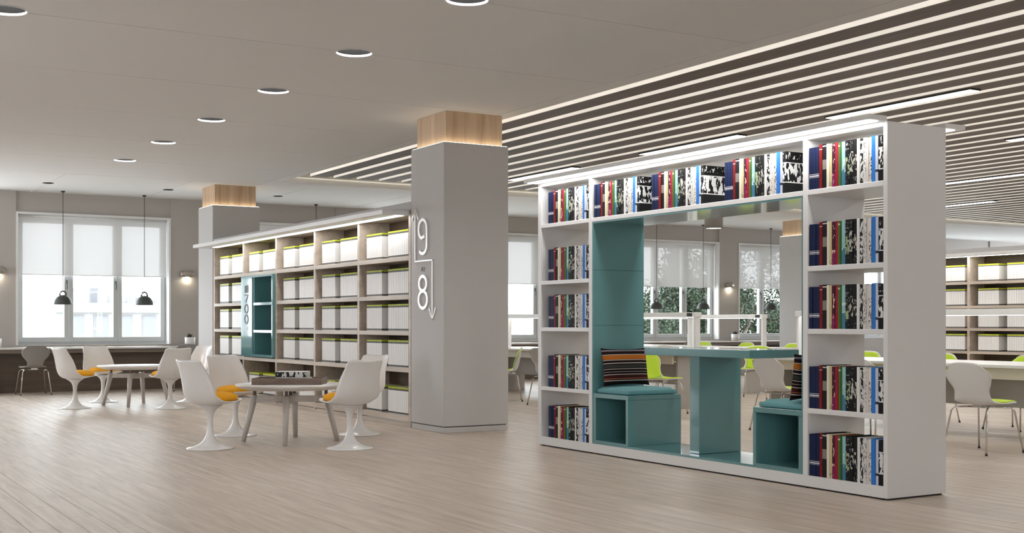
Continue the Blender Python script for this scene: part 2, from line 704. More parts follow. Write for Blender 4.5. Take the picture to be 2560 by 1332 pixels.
struct('wall_right', MB().box(31, 31.3, -3.3, 14.0, 0, 3.8).box(31, 31.3, 14.0, 21.6, 0, .8).box(31, 31.3, 14.0, 21.6, 3.04, 3.8).box(31, 31.3, 21.6, 22.4, 0, 3.8), 'wall_paint')  # unseen opening added to light the far right ceiling


def portal(name, loc, rot, sx, sy):
    l = bpy.data.lights.new(name, 'AREA')
    l.shape = 'RECTANGLE'
    l.size, l.size_y = sx, sy
    l.energy = 1
    l.cycles.is_portal = True
    o = bpy.data.objects.new(name, l)
    C.objects.link(o)
    o.location, o.rotation_euler = loc, rot


for s_ in wins:
    portal('daylight_portal', (s_ + WW / 2, YW + .39, (WZ0 + WZ1) / 2), (-PI / 2, 0, 0), WW, WZ1 - WZ0)
portal('daylight_portal', (31.28, 17.8, 1.92), (0, PI / 2, 0), 2.24, 7.6)
for a, b_ in bw_:
    portal('daylight_portal', ((a + b_) / 2, -3.28, 1.92), (PI / 2, 0, 0), b_ - a, 2.24)
for a, b_ in lw:
    portal('daylight_portal', (-3.28, (a + b_) / 2, 1.92), (0, -PI / 2, 0), 2.24, b_ - a)

# windows in the far wall
NAMES = ['outermost left', 'left', 'second', 'third', 'fourth', 'fifth', 'right']
for n, s_ in enumerate(wins):
    if n == 0:
        continue
    w = empty('window_%d' % n, (s_, YW, WZ0), kind='structure')
    e = s_ + WW
    y0, y1 = YW + .20, YW + .27
    part(w, 'casing', MB().box(s_, s_ + .035, YW - .012, YW + .27, WZ0, WZ1).box(e - .035, e, YW - .012, YW + .27, WZ0, WZ1).box(s_ + .035, e - .035, YW - .012, YW + .27, WZ1 - .035, WZ1), 'white_trim')
    part(w, 'frame', MB().box(s_ + .035, e - .035, y0, y1, WZ0, WZ0 + .05).box(s_ + .035, e - .035, y0, y1, WZ1 - .085, WZ1 - .035).box(s_ + .035, s_ + .06, y0, y1, WZ0 + .05, WZ1 - .085).box(e - .06, e - .035, y0, y1, WZ0 + .05, WZ1 - .085), 'frame_grey')
    sw = (WW - .12) / 3
    for k in range(3):
        a = s_ + .06 + k * sw
        b_ = a + sw
        fw = .075
        sh = part(w, 'sash', MB().box(a + .004, a + fw, y0 - .02, y1, WZ0 + .05, WZ1 - .085, b=.004).box(b_ - fw, b_ - .004, y0 - .02, y1, WZ0 + .05, WZ1 - .085, b=.004).box(a + fw, b_ - fw, y0 - .018, y1 - .002, WZ0 + .05, WZ0 + .13, b=.004).box(a + fw, b_ - fw, y0 - .018, y1 - .002, WZ1 - .165, WZ1 - .085, b=.004), 'frame_grey')
        part(sh, 'pane', B(a + fw, b_ - fw, y0 + .03, y0 + .036, WZ0 + .13, WZ1 - .165), 'pane_glass')
        if k < 2:
            hx = b_ - .035
            part(sh, 'window_handle', MB().box(hx - .014, hx + .014, y0 - .035, y0 - .02, 1.83, 1.90, b=.004).tube([(hx, y0 - .03, 1.87), (hx, y0 - .06, 1.87), (hx, y0 - .06, 1.74)], .009, 6), 'sash_dark')
    # blind
    if n in (1, 2, 4, 5, 6):
        lab = {1: 'translucent white roller blind over the leftmost window, lowered halfway', 2: 'white roller blind glimpsed above the wooden bookcase canopy', 4: 'white roller blind seen between the big pillar and white bookcase', 5: 'half lowered roller blind in tree-filled window behind teal nook, left one', 6: 'half lowered roller blind on window beside the background column'}[n]
        r = empty('roller_blind', (s_ + WW / 2, YW + .131, 1.98), lab, 'blind', 'roller blinds on the far windows')
        part(r, 'screen_cloth', MB().add([(s_ + .045, YW + .131, 1.985), (e - .045, YW + .131, 1.985), (e - .045, YW + .131, WZ1 - .05), (s_ + .045, YW + .131, WZ1 - .05)], [(0, 1, 2, 3)]), 'blind_screen')
        part(r, 'bottom_bar', MB().tube([(s_ + .045, YW + .131, 1.985), (e - .045, YW + .131, 1.985)], .008, 6), 'white_trim')
        part(r, 'roller_tube', MB().tube([(s_ + .04, YW + .131, WZ1 - .058), (e - .04, YW + .131, WZ1 - .058)], .02, 10), 'white_trim')

# counter along the window wall
ct = empty('window_counter', (10, 21.75, 0), 'long dark wooden counter running under the windows', 'counter')
part(ct, 'worktop', B(-2.9, 22.6, 21.38, YW - .002, .722, .75, b=.003), 'counter_wood')
part(ct, 'front_edge', B(-2.9, 22.6, 21.372, 21.38, .722, .75), 'white_trim')
part(ct, 'apron', B(-2.9, 22.6, 21.46, 21.49, .655, .722), 'counter_wood')
part(ct, 'back_panel', B(-2.9, 22.6, 21.70, 21.73, 0.0, .655), 'panel_dark')
for x in (3.02, 9.5, 16.0, 19.6):
    part(ct, 'support', B(x - .02, x + .02, 21.42, 21.70, 0, .655, b=.003), 'counter_wood')

# ------------------------------------------------------------------ columns


def column(x0, y0, label):
    x1, y1 = x0 + .785, y0 + .775
    r = empty('column', (x0, y0, 0), kind='structure')
    r['label'] = label
    part(r, 'shaft', B(x0, x1, y0, y1, .066, 3.05, b=.006), 'column_paint')
    part(r, 'plinth', B(x0 + .004, x1 - .004, y0 + .004, y1 - .004, 0, .058, b=.003), 'column_paint')
    part(r, 'plinth_gap', B(x0 + .02, x1 - .02, y0 + .02, y1 - .02, .05, .07), 'seam_dark')
    c = part(r, 'wood_cap', B(x0 + .05, x1 - .05, y0 + .05, y1 - .05, 3.05, H, b=.003), 'cap_oak')
    t = MB()
    for (a, b2, c2, d) in ((x0 + .012, x0 + .026, y0 + .012, y1 - .012), (x1 - .026, x1 - .012, y0 + .012, y1 - .012), (x0 + .026, x1 - .026, y0 + .012, y0 + .026), (x0 + .026, x1 - .026, y1 - .026, y1 - .012)):
        t.box(a, b2, c2, d, 3.045, 3.054)
    part(r, 'led_strip', t, 'led_cap')
    return r


column(5.98, 11.385, 'large square grey column with wooden cap beside the wooden bookcase')
column(6.00, 19.385, 'grey column with wooden cap at the far end of the wooden bookcase')
column(18.9, 19.385, 'grey column with wooden cap in the background, seen through the teal nook')

# level sign on the near column
sg = empty('level_sign', (5.98, 11.83, 1.18), 'metal 9 and 8 floor sign with stepped arrow on the grey column', 'sign')
XA, XB = 5.962, 5.9795


def ell(cy, cz, ry, rz_, a0=0, a1=360, n=36):
    return [(cy + ry * math.cos(math.radians(a0 + (a1 - a0) * k / n)), cz + rz_ * math.sin(math.radians(a0 + (a1 - a0) * k / n))) for k in range(n + (0 if abs(a1 - a0) == 360 else 1))]


part(sg, 'digit_eight', MB().ribbon(ell(11.845, 1.578, .088, .078), .036, XA, XB, True).ribbon(ell(11.845, 1.405, .102, .092), .036, XA + .002, XB, True), 'sign_metal', fix=True)
# nine: loop open at lower left, long right stroke, hooked tail (image right = smaller y)
nine = ell(11.845, 2.165, .098, .095, 300, 0, 4)[:0]
loop = ell(11.845, 2.155, .098, .098, -62, -62 + 255, 24)
loop = [(11.80 + .0, 2.078)] + [(11.83, 2.068)] + ell(11.845, 2.16, .098, .096, -75 + 360, 75 - 255 + 360 + 180, 1)[:0]
path = [(11.80, 2.085)] + ell(11.848, 2.165, .096, .10, 285, 360, 8) + ell(11.848, 2.165, .096, .10, 0, 180, 16)[1:] + [(11.752, 2.08), (11.752, 2.0)] + ell(11.848, 1.985, .096, .085, 180, 320, 12)
part(sg, 'digit_nine', MB().ribbon(path, .034, XA, XB), 'sign_metal', fix=True)
ar = MB()
XC = 5.966
ar.box(XC, XB, 12.037 - .008, 12.037 + .008, 1.822, 2.40)
ar.box(XC, XB, 11.620, 12.045, 1.815, 1.83)
ar.box(XC, XB, 11.628 - .008, 11.628 + .008, 1.19, 1.822)
ar.ribbon([(12.037 + .075, 2.275), (12.037, 2.40), (12.037 - .075, 2.275)], .016, XC, XB)
ar.ribbon([(11.628 + .075, 1.315), (11.628, 1.19), (11.628 - .075, 1.315)], .016, XC, XB)
part(sg, 'stepped_arrow', ar, 'sign_metal', fix=True)
tx = MB()
tx.ribbon([(11.905, 1.715), (11.885, 1.755)], .010, 5.977, XB).ribbon([(11.868, 1.757), (11.868, 1.715), (11.852, 1.715)], .010, 5.977, XB).ribbon([(11.832, 1.757), (11.832, 1.728)], .014, 5.977, XB).ribbon([(11.842, 1.715), (11.820, 1.715)], .010, 5.977, XB)
part(sg, 'small_lettering', tx, 'mark_dark', fix=True)

# ------------------------------------------------------------------ wooden bookcase
WX0, WX1 = 5.98, 6.40


def wooden_case(name, X0, divs, rows, label, canopy=True, zt=2.36, open_bay=None, canx=.33, can_end=0.0):
    X1 = X0 + .42
    ya, yb = min(divs), max(divs)
    r = empty(name, (X0, ya, 0), label, 'bookcase')
    for d in divs:
        part(r, 'divider', B(X0, X1 - .02, d - .028, d + .028, .04, zt, b=.002), 'case_oak')
    ds = sorted(divs)
    for a, b_ in zip(ds[:-1], ds[1:]):
        part(r, 'back_panel', B(X1 - .02, X1, a, b_, .04, zt), 'case_oak_dark')
        part(r, 'plinth', B(X0 + .015, X0 + .035, a + .003, b_ - .003, 0, .052), 'case_oak')
        part(r, 'bottom_board', B(X0, X1 - .02, a + .028, b_ - .028, .062, .124, b=.002), 'case_oak')
        for z in rows:
            if open_bay and abs((a + b_) / 2 - open_bay[0]) < .3 and open_bay[1] < z < open_bay[2]:
                continue
            part(r, 'shelf', B(X0, X1 - .02, a + .028, b_ - .028, z - .048, z, b=.002), 'case_oak')
        part(r, 'top_board', B(X0, X1, a, b_, zt, zt + .04, b=.002), 'case_oak')
    if canopy:
        c = part(r, 'canopy', B(X0 - canx, X0 - .001, ya + can_end, yb + .03, zt - .022, zt + .03, b=.003), 'white_lacquer')
        part(c, 'led_strip', B(X0 - .13, X0 - .045, ya + can_end + .06, yb - .35, zt - .026, zt - .0215), 'led_canopy')
        part(r, 'top_fascia', B(X0, X1, ya - .028, yb + .028, zt + .04, zt + .128, b=.003), 'column_paint')
    return r


DIV = [12.195, 13.585, 14.985, 16.42, 17.82, 19.25]
ROWS = [1.893, 1.463, 1.063, .653]
wooden_case('wooden_bookcase', WX0, DIV, ROWS, 'long pale oak bookcase filled with white binders beside the grey column', open_bay=(17.1, .7, 1.6))
RD = [11.87, 13.275, 14.685, 16.09]
wooden_case('wooden_bookcase', 18.3, RD, ROWS, 'oak bookcase of white binders in the background at far right', canx=.3)

# teal shelf unit set into the fourth bay
tu = empty('teal_shelf_unit', (5.95, 16.45, .66), 'glossy teal cubby unit with 700 panel set into the wooden bookcase', 'shelf unit')
a, b_ = 16.455, 17.785
z0, z1 = .665, 1.845
part(tu, 'number_panel', B(5.935, 5.96, 17.30, b_, z0, z1, b=.003), 'teal_gloss')
part(tu, 'side_panel', B(5.94, 6.34, a, a + .035, z0, z1, b=.002), 'teal_gloss')
part(tu, 'side_panel', B(5.96, 6.34, 17.265, 17.30, z0, z1, b=.002), 'teal_gloss')
part(tu, 'top_panel', B(5.94, 6.34, a + .035, 17.30, z1 - .03, z1, b=.002), 'teal_gloss')
part(tu, 'bottom_panel', B(5.94, 6.34, a + .035, 17.30, z0, z0 + .035, b=.002), 'teal_gloss')
part(tu, 'back_panel', B(6.32, 6.34, a + .035, 17.265, z0 + .035, z1 - .03), 'teal_gloss')
for z in (1.055, 1.45):
    part(tu, 'shelf', B(5.945, 6.32, a + .035, 17.265, z - .04, z, b=.002), 'teal_gloss')
dg = MB()
cy = 17.54
xa, xb = 5.930, 5.9352
for zz in (1.21, 1.365):
    dg.ribbon(ell(cy, zz, .075, .062, n=20), .018, xa, xb, True)
dg.ribbon([(cy + .08, 1.565), (cy - .075, 1.565), (cy + .03, 1.46)], .018, xa, xb)
for k in range(4):
    dg.box(xa, xb, cy - .075, cy + .075, 1.60 + k * .03, 1.612 + k * .03)
dg.box(xa, xb, cy - .006, cy + .006, 1.60, 1.71).box(xa, xb, cy + .05, cy + .062, 1.60, 1.69).box(xa, xb, cy - .07, cy - .058, 1.61, 1.71)
part(tu, 'lettering', dg, 'mark_dark', fix=True)
part(tu, 'small_lettering', MB().box(xa, xb, cy - .05, cy + .05, 1.075, 1.088).box(xa, xb, cy - .04, cy + .045, 1.05, 1.06), 'white_trim')

# binders
BH, BD = .305, .25
bands('binder_print', (.80, .79, .775), [(.0, .018, (.80, .79, .775)), (.018, .085, (.10, .095, .085)), (.875, .945, (.10, .10, .07)), (.945, 1.0, (.46, .52, .03))], rough=.45)
bw = .0478
binder_me = B(0, BD, .0015, bw - .0015, 0, BH, b=.003).mesh('binder', 'binder_print')
label_me = B(-.0012, 0, bw * .3, bw * .7, .02, .034).mesh('label_hole', 'white_trim')
ROWN = ['top', 'second', 'third', 'fourth', 'bottom']
BAYN = ['bay beside column', 'second bay from column', 'third bay from column']
ORD = ['first', 'second', 'third', 'fourth', 'fifth', 'sixth', 'seventh', 'eighth', 'ninth', 'tenth', 'eleventh']
zs = [1.893, 1.463, 1.063, .653, .124]
far = MB()
for bi, (d0, d1) in enumerate(zip(DIV[:-1], DIV[1:])):
    for ri, z in enumerate(zs):
        if bi == 3 and 1 <= ri <= 3:
            continue
        for ci, (ys, n) in enumerate(((d0 + .105, 11), (d0 + .105 + .53 + .165, 9))):
            for k in range(n):
                yy = ys + k * bw
                if bi < 3:
                    o = node('binder', binder_me, None, (6.015, yy, z))
                    tag(o, '%s white binder from the left, %s cluster, %s shelf, %s' % (ORD[n - 1 - k], ('right', 'left')[ci], ROWN[ri], BAYN[bi]), 'binder', 'white binders in the oak bookcase')
                else:
                    far.box(6.015, 6.015 + BD, yy + .0015, yy + bw - .0015, z, z + BH)


def binder_mass_mat():
    """same print, measured from shelf height with the world position folded per shelf"""
    m, nt, b = nmat('binder_mass')
    at = nt.nodes.new('ShaderNodeAttribute')
    at.attribute_name = 'tone'
    link(nt, at.outputs['Color'], b.inputs['Base Color'])
    b.inputs['Roughness'].default_value = .45


binder_mass_mat()


def mass(name, boxes, label, loc):
    """many tiny binders in one mesh: each is stacked from its printed zones"""
    zones = [(0, .085, (.10, .095, .085)), (.085, .865, (.80, .79, .775)), (.865, .925, (.13, .125, .10)), (.925, 1.0, (.50, .56, .03))]
    mb = MB()
    cols = []
    for (x0, x1, y0, y1, z0, z1) in boxes:
        for a, b_, c in zones:
            mb.box(x0, x1, y0, y1, z0 + (z1 - z0) * a, z0 + (z1 - z0) * b_)
            cols += [c] * 6
    me = mb.mesh(name, 'binder_mass', loc)
    at = me.color_attributes.new('tone', 'FLOAT_COLOR', 'CORNER')
    buf = []
    for p in me.polygons:
        buf += list(cols[p.index] + (1.0,)) * p.loop_total
    at.data.foreach_set('color', buf)
    o = node(name, me, None, loc)
    return tag(o, label, 'binders', kind='stuff')


def boxes_of(mb):
    out = []
    for k in range(0, len(mb.v), 8):
        p, q = mb.v[k], mb.v[k + 7]
        out.append((p[0], q[0], p[1], q[1], p[2], q[2]))
    return out


mass('binder_rows', boxes_of(far), 'rows of small white binders in the far bays of the oak bookcase', (6.015, 16.42, .124))
far2 = MB()
for d0, d1 in zip(RD[:-1], RD[1:]):
    for z in zs:
        for ys, n in ((d0 + .105, 11), (d0 + .105 + .53 + .165, 9)):
            for k in range(n):
                far2.box(18.335, 18.335 + BD, ys + k * bw + .0015, ys + (k + 1) * bw - .0015, z, z + BH)
mass('binder_rows', boxes_of(far2), 'rows of white binders on the oak bookcase at far right', (18.335, 11.9, .124))

# ------------------------------------------------------------------ white bookcase with teal nook
VX0, VX1 = 6.175, 6.735
Y0, Y1, Y2, Y3, Y4, Y5 = 5.585, 5.622, 6.305, 6.352, 8.95, 9.0
Y6, Y7 = 9.79, 9.845
vb = empty('white_bookcase', (VX0, Y0, 0), 'large white open-backed bookcase framing a teal reading nook', 'bookcase')
L = 'white_lacquer'
part(vb, 'end_panel', B(VX0, VX1, Y0, Y1, .012, 2.462, b=.002), L)
part(vb, 'upright', B(VX0, VX1, Y2, Y3, .09, 2.43, b=.002), L)
part(vb, 'upright', B(VX0, VX1, Y4, Y5, .09, 2.43, b=.002), L)
part(vb, 'end_panel', B(VX0, VX1, Y6, Y7, .012, 2.462, b=.002), L)
for a, b_ in ((Y1, Y2), (Y3, Y4), (Y5, Y6)):
    part(vb, 'top_board', B(VX0, VX1, a, b_, 2.432, 2.462), L)
    part(vb, 'base_board', B(VX0, VX1, a, b_, .012, .09), L)
part(vb, 'top_board', B(VX0, VX1, Y2, Y3, 2.43, 2.462), L)
part(vb, 'top_board', B(VX0, VX1, Y4, Y5, 2.43, 2.462), L)
part(vb, 'base_board', B(VX0, VX1, Y2, Y3, .012, .09), L)
part(vb, 'base_board', B(VX0, VX1, Y4, Y5, .012, .09), L)
VR = [2.08, 1.548, 1.112, .559]
for z in VR:
    part(vb, 'shelf', B(VX0, VX1, Y1, Y2, z - .036, z, b=.002), L)
    part(vb, 'shelf', B(VX0, VX1, Y5, Y6, z - .036, z, b=.002), L)
part(vb, 'shelf', B(VX0, VX1, Y3, Y4, 2.044, 2.08, b=.002), L)
for y in (Y1 + .02, (Y2 + Y3) / 2, (Y4 + Y5) / 2, Y6 - .02):
    for x in (VX0 + .01, VX1 - .04):
        part(vb, 'foot', MB().lathe([(.012, 0), (.012, .014)], 8, x + .01, y), 'rubber_black')
part(vb, 'kick_board', B(VX0 + .02, VX1 - .02, Y0 + .02, Y7 - .02, 0.001, .012), 'seam_dark')
for x0, x1, l0, l1 in ((6.015, VX0 - .001, 6.03, 6.13), (VX1 + .001, 6.935, 6.77, 6.87)):
    c = part(vb, 'canopy', B(x0, x1, Y0 + .003, Y7, 2.462, 2.495, b=.002), L)
    part(c, 'led_strip', B(l0, l1, Y0 + .04, Y7 - .05, 2.458, 2.4625), 'led_canopy')
# teal lining of the nook
T = 'teal_gloss'
part(vb, 'nook_side', B(VX0 + .002, VX1 - .002, Y4 - .016, Y4, .09, 2.044), T)
part(vb, 'nook_side', B(VX0 + .002, VX1 - .002, Y3, Y3 + .012, .09, 2.044), T)
part(vb, 'nook_ceiling', B(VX0 + .002, VX1 - .002, Y3 + .012, Y4 - .016, 2.03, 2.044), T)
part(vb, 'nook_floor', B(VX0 + .002, VX1 - .002, Y3 + .012, Y4 - .016, .09, .108), T)
for z in (1.62, 1.13):
    part(vb, 'panel_joint', B(VX0 + .004, VX1 - .004, Y4 - .0168, Y4 - .0158, z, z + .004), 'teal_deep')


def bench(name, ya, yb, label):
    r = empty(name, (VX0, min(ya, yb), .108), label, 'bench', 'teal box benches in the nook')
    a, b_ = min(ya, yb), max(ya, yb)
    x0, x1 = VX0 + .004, VX1 + .015
    part(r, 'seat_board', B(x0, x1, a, b_, .496, .536, b=.003), T)
    part(r, 'side_panel', B(x0, x1, a, a + .034, .108, .496, b=.002), T)
    part(r, 'side_panel', B(x0, x1, b_ - .034, b_, .108, .496, b=.002), T)
    part(r, 'base_panel', B(x0, x1, a + .034, b_ - .034, .108, .124), T)
    part(r, 'back_panel', B(x1 - .16, x1 - .14, a + .034, b_ - .034, .124, .496), T)
    return r


bench('nook_bench', 8.42, Y4 - .017, 'teal box bench with open cubby at the left of the nook')
bench('nook_bench', Y3 + .013, 6.87, 'teal box bench with open cubby at the right of the nook')


def pad(name, x0, x1, y0, y1, z0, z1, mat, label, cat, group=None):
    cx, cy, hx, hy = (x0 + x1) / 2, (y0 + y1) / 2, (x1 - x0) / 2, (y1 - y0) / 2
    hz = z1 - z0
    mb = MB()
    nx = 12
    V = {}
    for j in range(nx + 1):
        for i_ in range(nx + 1):
            u, v = 2 * i_ / nx - 1, 2 * j / nx - 1
            e = max(abs(u), abs(v))
            drop = .30 * max(0, (e - .80) / .20) ** 2
            bul = .10 * (1 - u * u) * (1 - v * v)
            sh = 1 - .02 * max(0, (e - .9) / .1)
            V[(i_, j)] = (cx + u * hx * sh, cy + v * hy * sh, z0 + hz * (.9 + bul - drop))
    vs = [V[(i_, j)] for j in range(nx + 1) for i_ in range(nx + 1)]
    mb.add(vs, [(j * (nx + 1) + i_, j * (nx + 1) + i_ + 1, (j + 1) * (nx + 1) + i_ + 1, (j + 1) * (nx + 1) + i_) for j in range(nx) for i_ in range(nx)], 0, True)
    ring = [(i_, 0) for i_ in range(nx)] + [(nx, j) for j in range(nx)] + [(i_, nx) for i_ in range(nx, 0, -1)] + [(0, j) for j in range(nx, 0, -1)]
    rows = []
    for t in (1.0, .65, .3, .08, 0.0):
        k_ = {1.0: 1.0, .65: 1.012, .3: 1.012, .08: 1.0, 0.0: .97}[t]
        rows.append([(cx + (V[q][0] - cx) * k_, cy + (V[q][1] - cy) * k_, z0 + (V[q][2] - z0) * t) for q in ring])
    n_ = len(ring)
    fs = []
    for a in range(4):
        for k in range(n_):
            k2 = (k + 1) % n_
            fs.append((a * n_ + k2, a * n_ + k, (a + 1) * n_ + k, (a + 1) * n_ + k2))
    fs.append(tuple(4 * n_ + k for k in reversed(range(n_))))
    mb.add([p for q in rows for p in q], fs, 0, True)
    return single(name, mb, mat, label, cat, (cx, cy, z0), group)


pad('seat_cushion', VX0 + .03, VX1 + .0, 8.455, Y4 - .02, .537, .598, 'teal_fabric', 'teal fabric seat cushion on the left nook bench', 'cushion', 'teal seat cushions in the nook')
pad('seat_cushion', VX0 + .03, VX1 + .0, Y3 + .015, 6.835, .537, .598, 'teal_fabric', 'teal fabric seat cushion on the right nook bench', 'cushion', 'teal seat cushions in the nook')

K = (.008, .007, .009)
WH = (.42, .37, .33)
bands('pillow_stripes', (.015, .008, .008), [
    (.12, .14, (.55, .5, .47)), (.165, .185, (.36, .10, .05)), (.19, .27, (.045, .012, .012)), (.275, .295, WH), (.345, .36, (.25, .22, .21)),
    (.42, .435, WH), (.46, .54, (.035, .037, .033)), (.57, .59, WH), (.655, .675, WH), (.68, .80, (.40, .12, .018)), (.80, .82, WH), (.90, .94, (.22, .19, .22))], rough=.95)


def pillow(label, cx, yb, zb, lean, wdt=.50, hgt=.335, thick=.13):
    n, m_ = 22, 16
    vs, fs = [], []
    for side in (1, -1):
        for j in range(m_ + 1):
            for i_ in range(n + 1):
                u, v = 2 * i_ / n - 1, 2 * j / m_ - 1
                t = ((1 - abs(u) ** 2.6) * (1 - abs(v) ** 2.6)) ** .55 if abs(u) < 1 and abs(v) < 1 else 0
                pinch = 1 - .07 * (1 - v * v) * abs(u) ** 3
                pv = 1 - .09 * (1 - u * u)
                vs.append((u * wdt / 2 * pinch, side * t * thick / 2, v * hgt / 2 * pv + hgt / 2))
        base = 0 if side == 1 else (n + 1) * (m_ + 1)
        for j in range(m_):
            for i_ in range(n):
                q = (base + j * (n + 1) + i_, base + j * (n + 1) + i_ + 1, base + (j + 1) * (n + 1) + i_ + 1, base + (j + 1) * (n + 1) + i_)
                fs.append(q if side == -1 else tuple(reversed(q)))
    mb = MB().add(vs, fs, 0, True)
    me = mb.mesh('striped_pillow', 'pillow_stripes')
    bm = bmesh.new()
    bm.from_mesh(me)
    bmesh.ops.remove_doubles(bm, verts=bm.verts, dist=1e-5)
    bmesh.ops.recalc_face_normals(bm, faces=bm.faces)
    bm.to_mesh(me)
    bm.free()
    o = node('striped_pillow', me, None, (cx, yb, zb))
    o.rotation_euler = (lean, 0, 0)
    return tag(o, label, 'pillow', 'striped pillows in the nook')


pillow('black and rust striped pillow leaning on the left wall of the nook', 6.445, 8.80, .60, -.14)
pillow('striped pillow at the right of the nook, mostly hidden by the upright', 6.44, 6.50, .60, .14)

nt_ = empty('nook_table', (6.45, 7.7, .108), 'teal pedestal table in the middle of the nook', 'table')
part(nt_, 'tabletop', B(6.20, 6.70, 6.93, 8.22, .888, .95, b=.003), T)
part(nt_, 'pedestal', B(6.30, 6.735, 7.63, 7.75, .109, .888, b=.003), T)

# ------------------------------------------------------------------ books
NV = (.009, .016, .06)
bands('bk_navy', NV, [(.27, .285, (.5, .5, .55)), (.30, .325, (.75, .75, .78)), (.345, .36, (.5, .5, .55))])
bands('bk_red', (.19, .012, .012), [(.88, .90, (.6, .35, .3)), (.28, .30, (.08, .01, .01))])
bands('bk_black_oval', (.012, .010, .011), [(.42, .64, (.23, .21, .19)), (.93, .96, (.6, .6, .58))])
bands('bk_cream', (.72, .68, .56))
bands('bk_yellow', (.62, .50, .27), art=((.2, .18, .12), .02, .12, 120, .52))
bands('bk_magenta', (.05, .012, .028), [(0, .32, (.20, .015, .09))], art=((.68, .5, .42), .05, .98, 55, .60))
bands('bk_crimson', (.30, .016, .035))
bands('bk_olive', (.10, .15, .03), [(.9, .94, (.6, .55, .35))])
bands('bk_green', (.035, .12, .045))
bands('bk_aqua', (.30, .52, .50), [(0, .36, (.06, .20, .30))], art=((.65, .75, .8), .3, .6, 60, .58))
bands('bk_art_green', (.010, .011, .012), [(.80, .815, (.3, .3, .3))], art=[((.34, .42, .22), .22, .62, 70, .50), ((.5, .5, .48), .05, .95, 110, .64)])
bands('bk_art_white', (.010, .010, .011), [(.84, .97, (.012, .012, .012))], art=[((.52, .52, .48), .28, .74, 80, .53), ((.4, .4, .4), .80, .97, 140, .64)])
bands('bk_art_dark', (.012, .011, .011), art=[((.5, .48, .4), .30, .66, 95, .55), ((.3, .3, .3), .02, .2, 140, .64)])
bands('bk_white', (.74, .73, .71))
bands('bk_white_grey', (.66, .65, .63), art=((.20, .20, .20), .1, .9, 130, .57))
bands('bk_stripe', (.015, .015, .015), art=((.65, .65, .65), .05, .95, 70, .50))
bands('bk_pinkish', (.68, .60, .55))
bands('bk_dotted', (.70, .69, .66), art=((.05, .05, .05), .04, .70, 170, .56))
bands('bk_blue', (.035, .19, .58))
bands('bk_paleblue', (.55, .60, .72), [(.2, .26, (.05, .05, .06))])
bands('bk_photo', (.010, .010, .011), [(.25, .27, (.75, .75, .73)), (.72, .74, (.7, .7, .7))], art=[((.72, .72, .70), .25, .74, 38, .50), ((.6, .6, .6), .82, .98, 60, .58)])
SET = [  # look, width, height, material
    ('leftmost navy book with white bands', 28, .290, 'bk_navy'), ('middle navy book with white bands', 28, .290, 'bk_navy'), ('third navy book with white bands', 27, .290, 'bk_navy'),
    ('narrow dark red book', 26, .302, 'bk_red'), ('black book with grey oval', 36, .304, 'bk_black_oval'), ('cream book', 24, .300, 'bk_cream'),
    ('pale yellow book', 20, .298, 'bk_yellow'), ('plum book with pale figure', 26, .295, 'bk_magenta'), ('crimson book', 24, .298, 'bk_crimson'), ('olive book', 17, .296, 'bk_olive'),
    ('dark green book', 14, .293, 'bk_green'), ('aqua and blue book', 28, .296, 'bk_aqua'), ('black art book with green print', 30, .300, 'bk_art_green'),
    ('black art book with white print', 30, .300, 'bk_art_white'), ('black art book with dark print', 30, .300, 'bk_art_dark'), ('plain white book', 24, .300, 'bk_white'), ('black book with white lettering strip', 24, .296, 'bk_stripe'),
    ('off-white book', 26, .299, 'bk_white_grey'), ('pinkish white book', 18, .292, 'bk_pinkish'), ('white book with dotted lettering', 20, .296, 'bk_dotted'),
    ('bright blue book', 30, .302, 'bk_blue'), ('pale lilac book', 22, .298, 'bk_paleblue'), ('black photo book', 34, .298, 'bk_photo')]
TW = sum(s_[1] for s_ in SET)
BSETW = .665
BKD = .235
bk_mesh = []
for look, w, h, m in SET:
    wy = BSETW * w / TW
    t = .0025
    cov = MB()
    cov.box(0, .004, -wy + .0006, -.0006, 0, h, b=.0015)
    cov.box(.004, BKD, -.0006 - t, -.0006, 0, h)
    cov.box(.004, BKD, -wy + .0006, -wy + .0006 + t, 0, h)
    bk_mesh.append((cov.mesh('book', m), B(.0045, BKD - .006, -wy + .0006 + t, -.0006 - t, .004, h - .005).mesh('pages', 'paper'), wy, look))


def bookset(y_left, z, where, group):
    y = y_left
    for cov, pg, wy, look in bk_mesh:
        dx = random.uniform(0, .006)
        o = node('book', cov, None, (VX0 + .004 + dx, y, z))
        tag(o, '%s %s' % (look, where), 'book', group)
        node('pages', pg, o)
        y -= wy


RN = ['top', 'second', 'third', 'fourth', 'bottom']
for ri, z in enumerate(VR + [.09]):
    bookset(9.676, z, 'on the %s shelf of the left white tower' % RN[ri], 'books in the left tower')
    bookset(6.296, z, 'on the %s shelf of the right white tower' % RN[ri], 'books in the right tower')
for y, w in ((8.925, 'left'), (8.095, 'middle'), (7.19, 'right')):
    bookset(y, 2.08, 'in the %s run above the teal nook' % w, 'books above the nook')

# ------------------------------------------------------------------ lofted chair shells


def cr(ps, t):
    n = len(ps) - 1
    f = t * n
    i_ = min(int(f), n - 1)
    u = f - i_
    p = [ps[max(i_ - 1, 0)], ps[i_], ps[i_ + 1], ps[min(i_ + 2, n)]]
    out = []
    for k in range(len(ps[0])):
        a, b_, c, d = (q[k] for q in p)
        out.append(.5 * (2 * b_ + (c - a) * u + (2 * a - 5 * b_ + 4 * c - d) * u * u + (3 * b_ - a - 3 * c + d) * u ** 3))
    return out


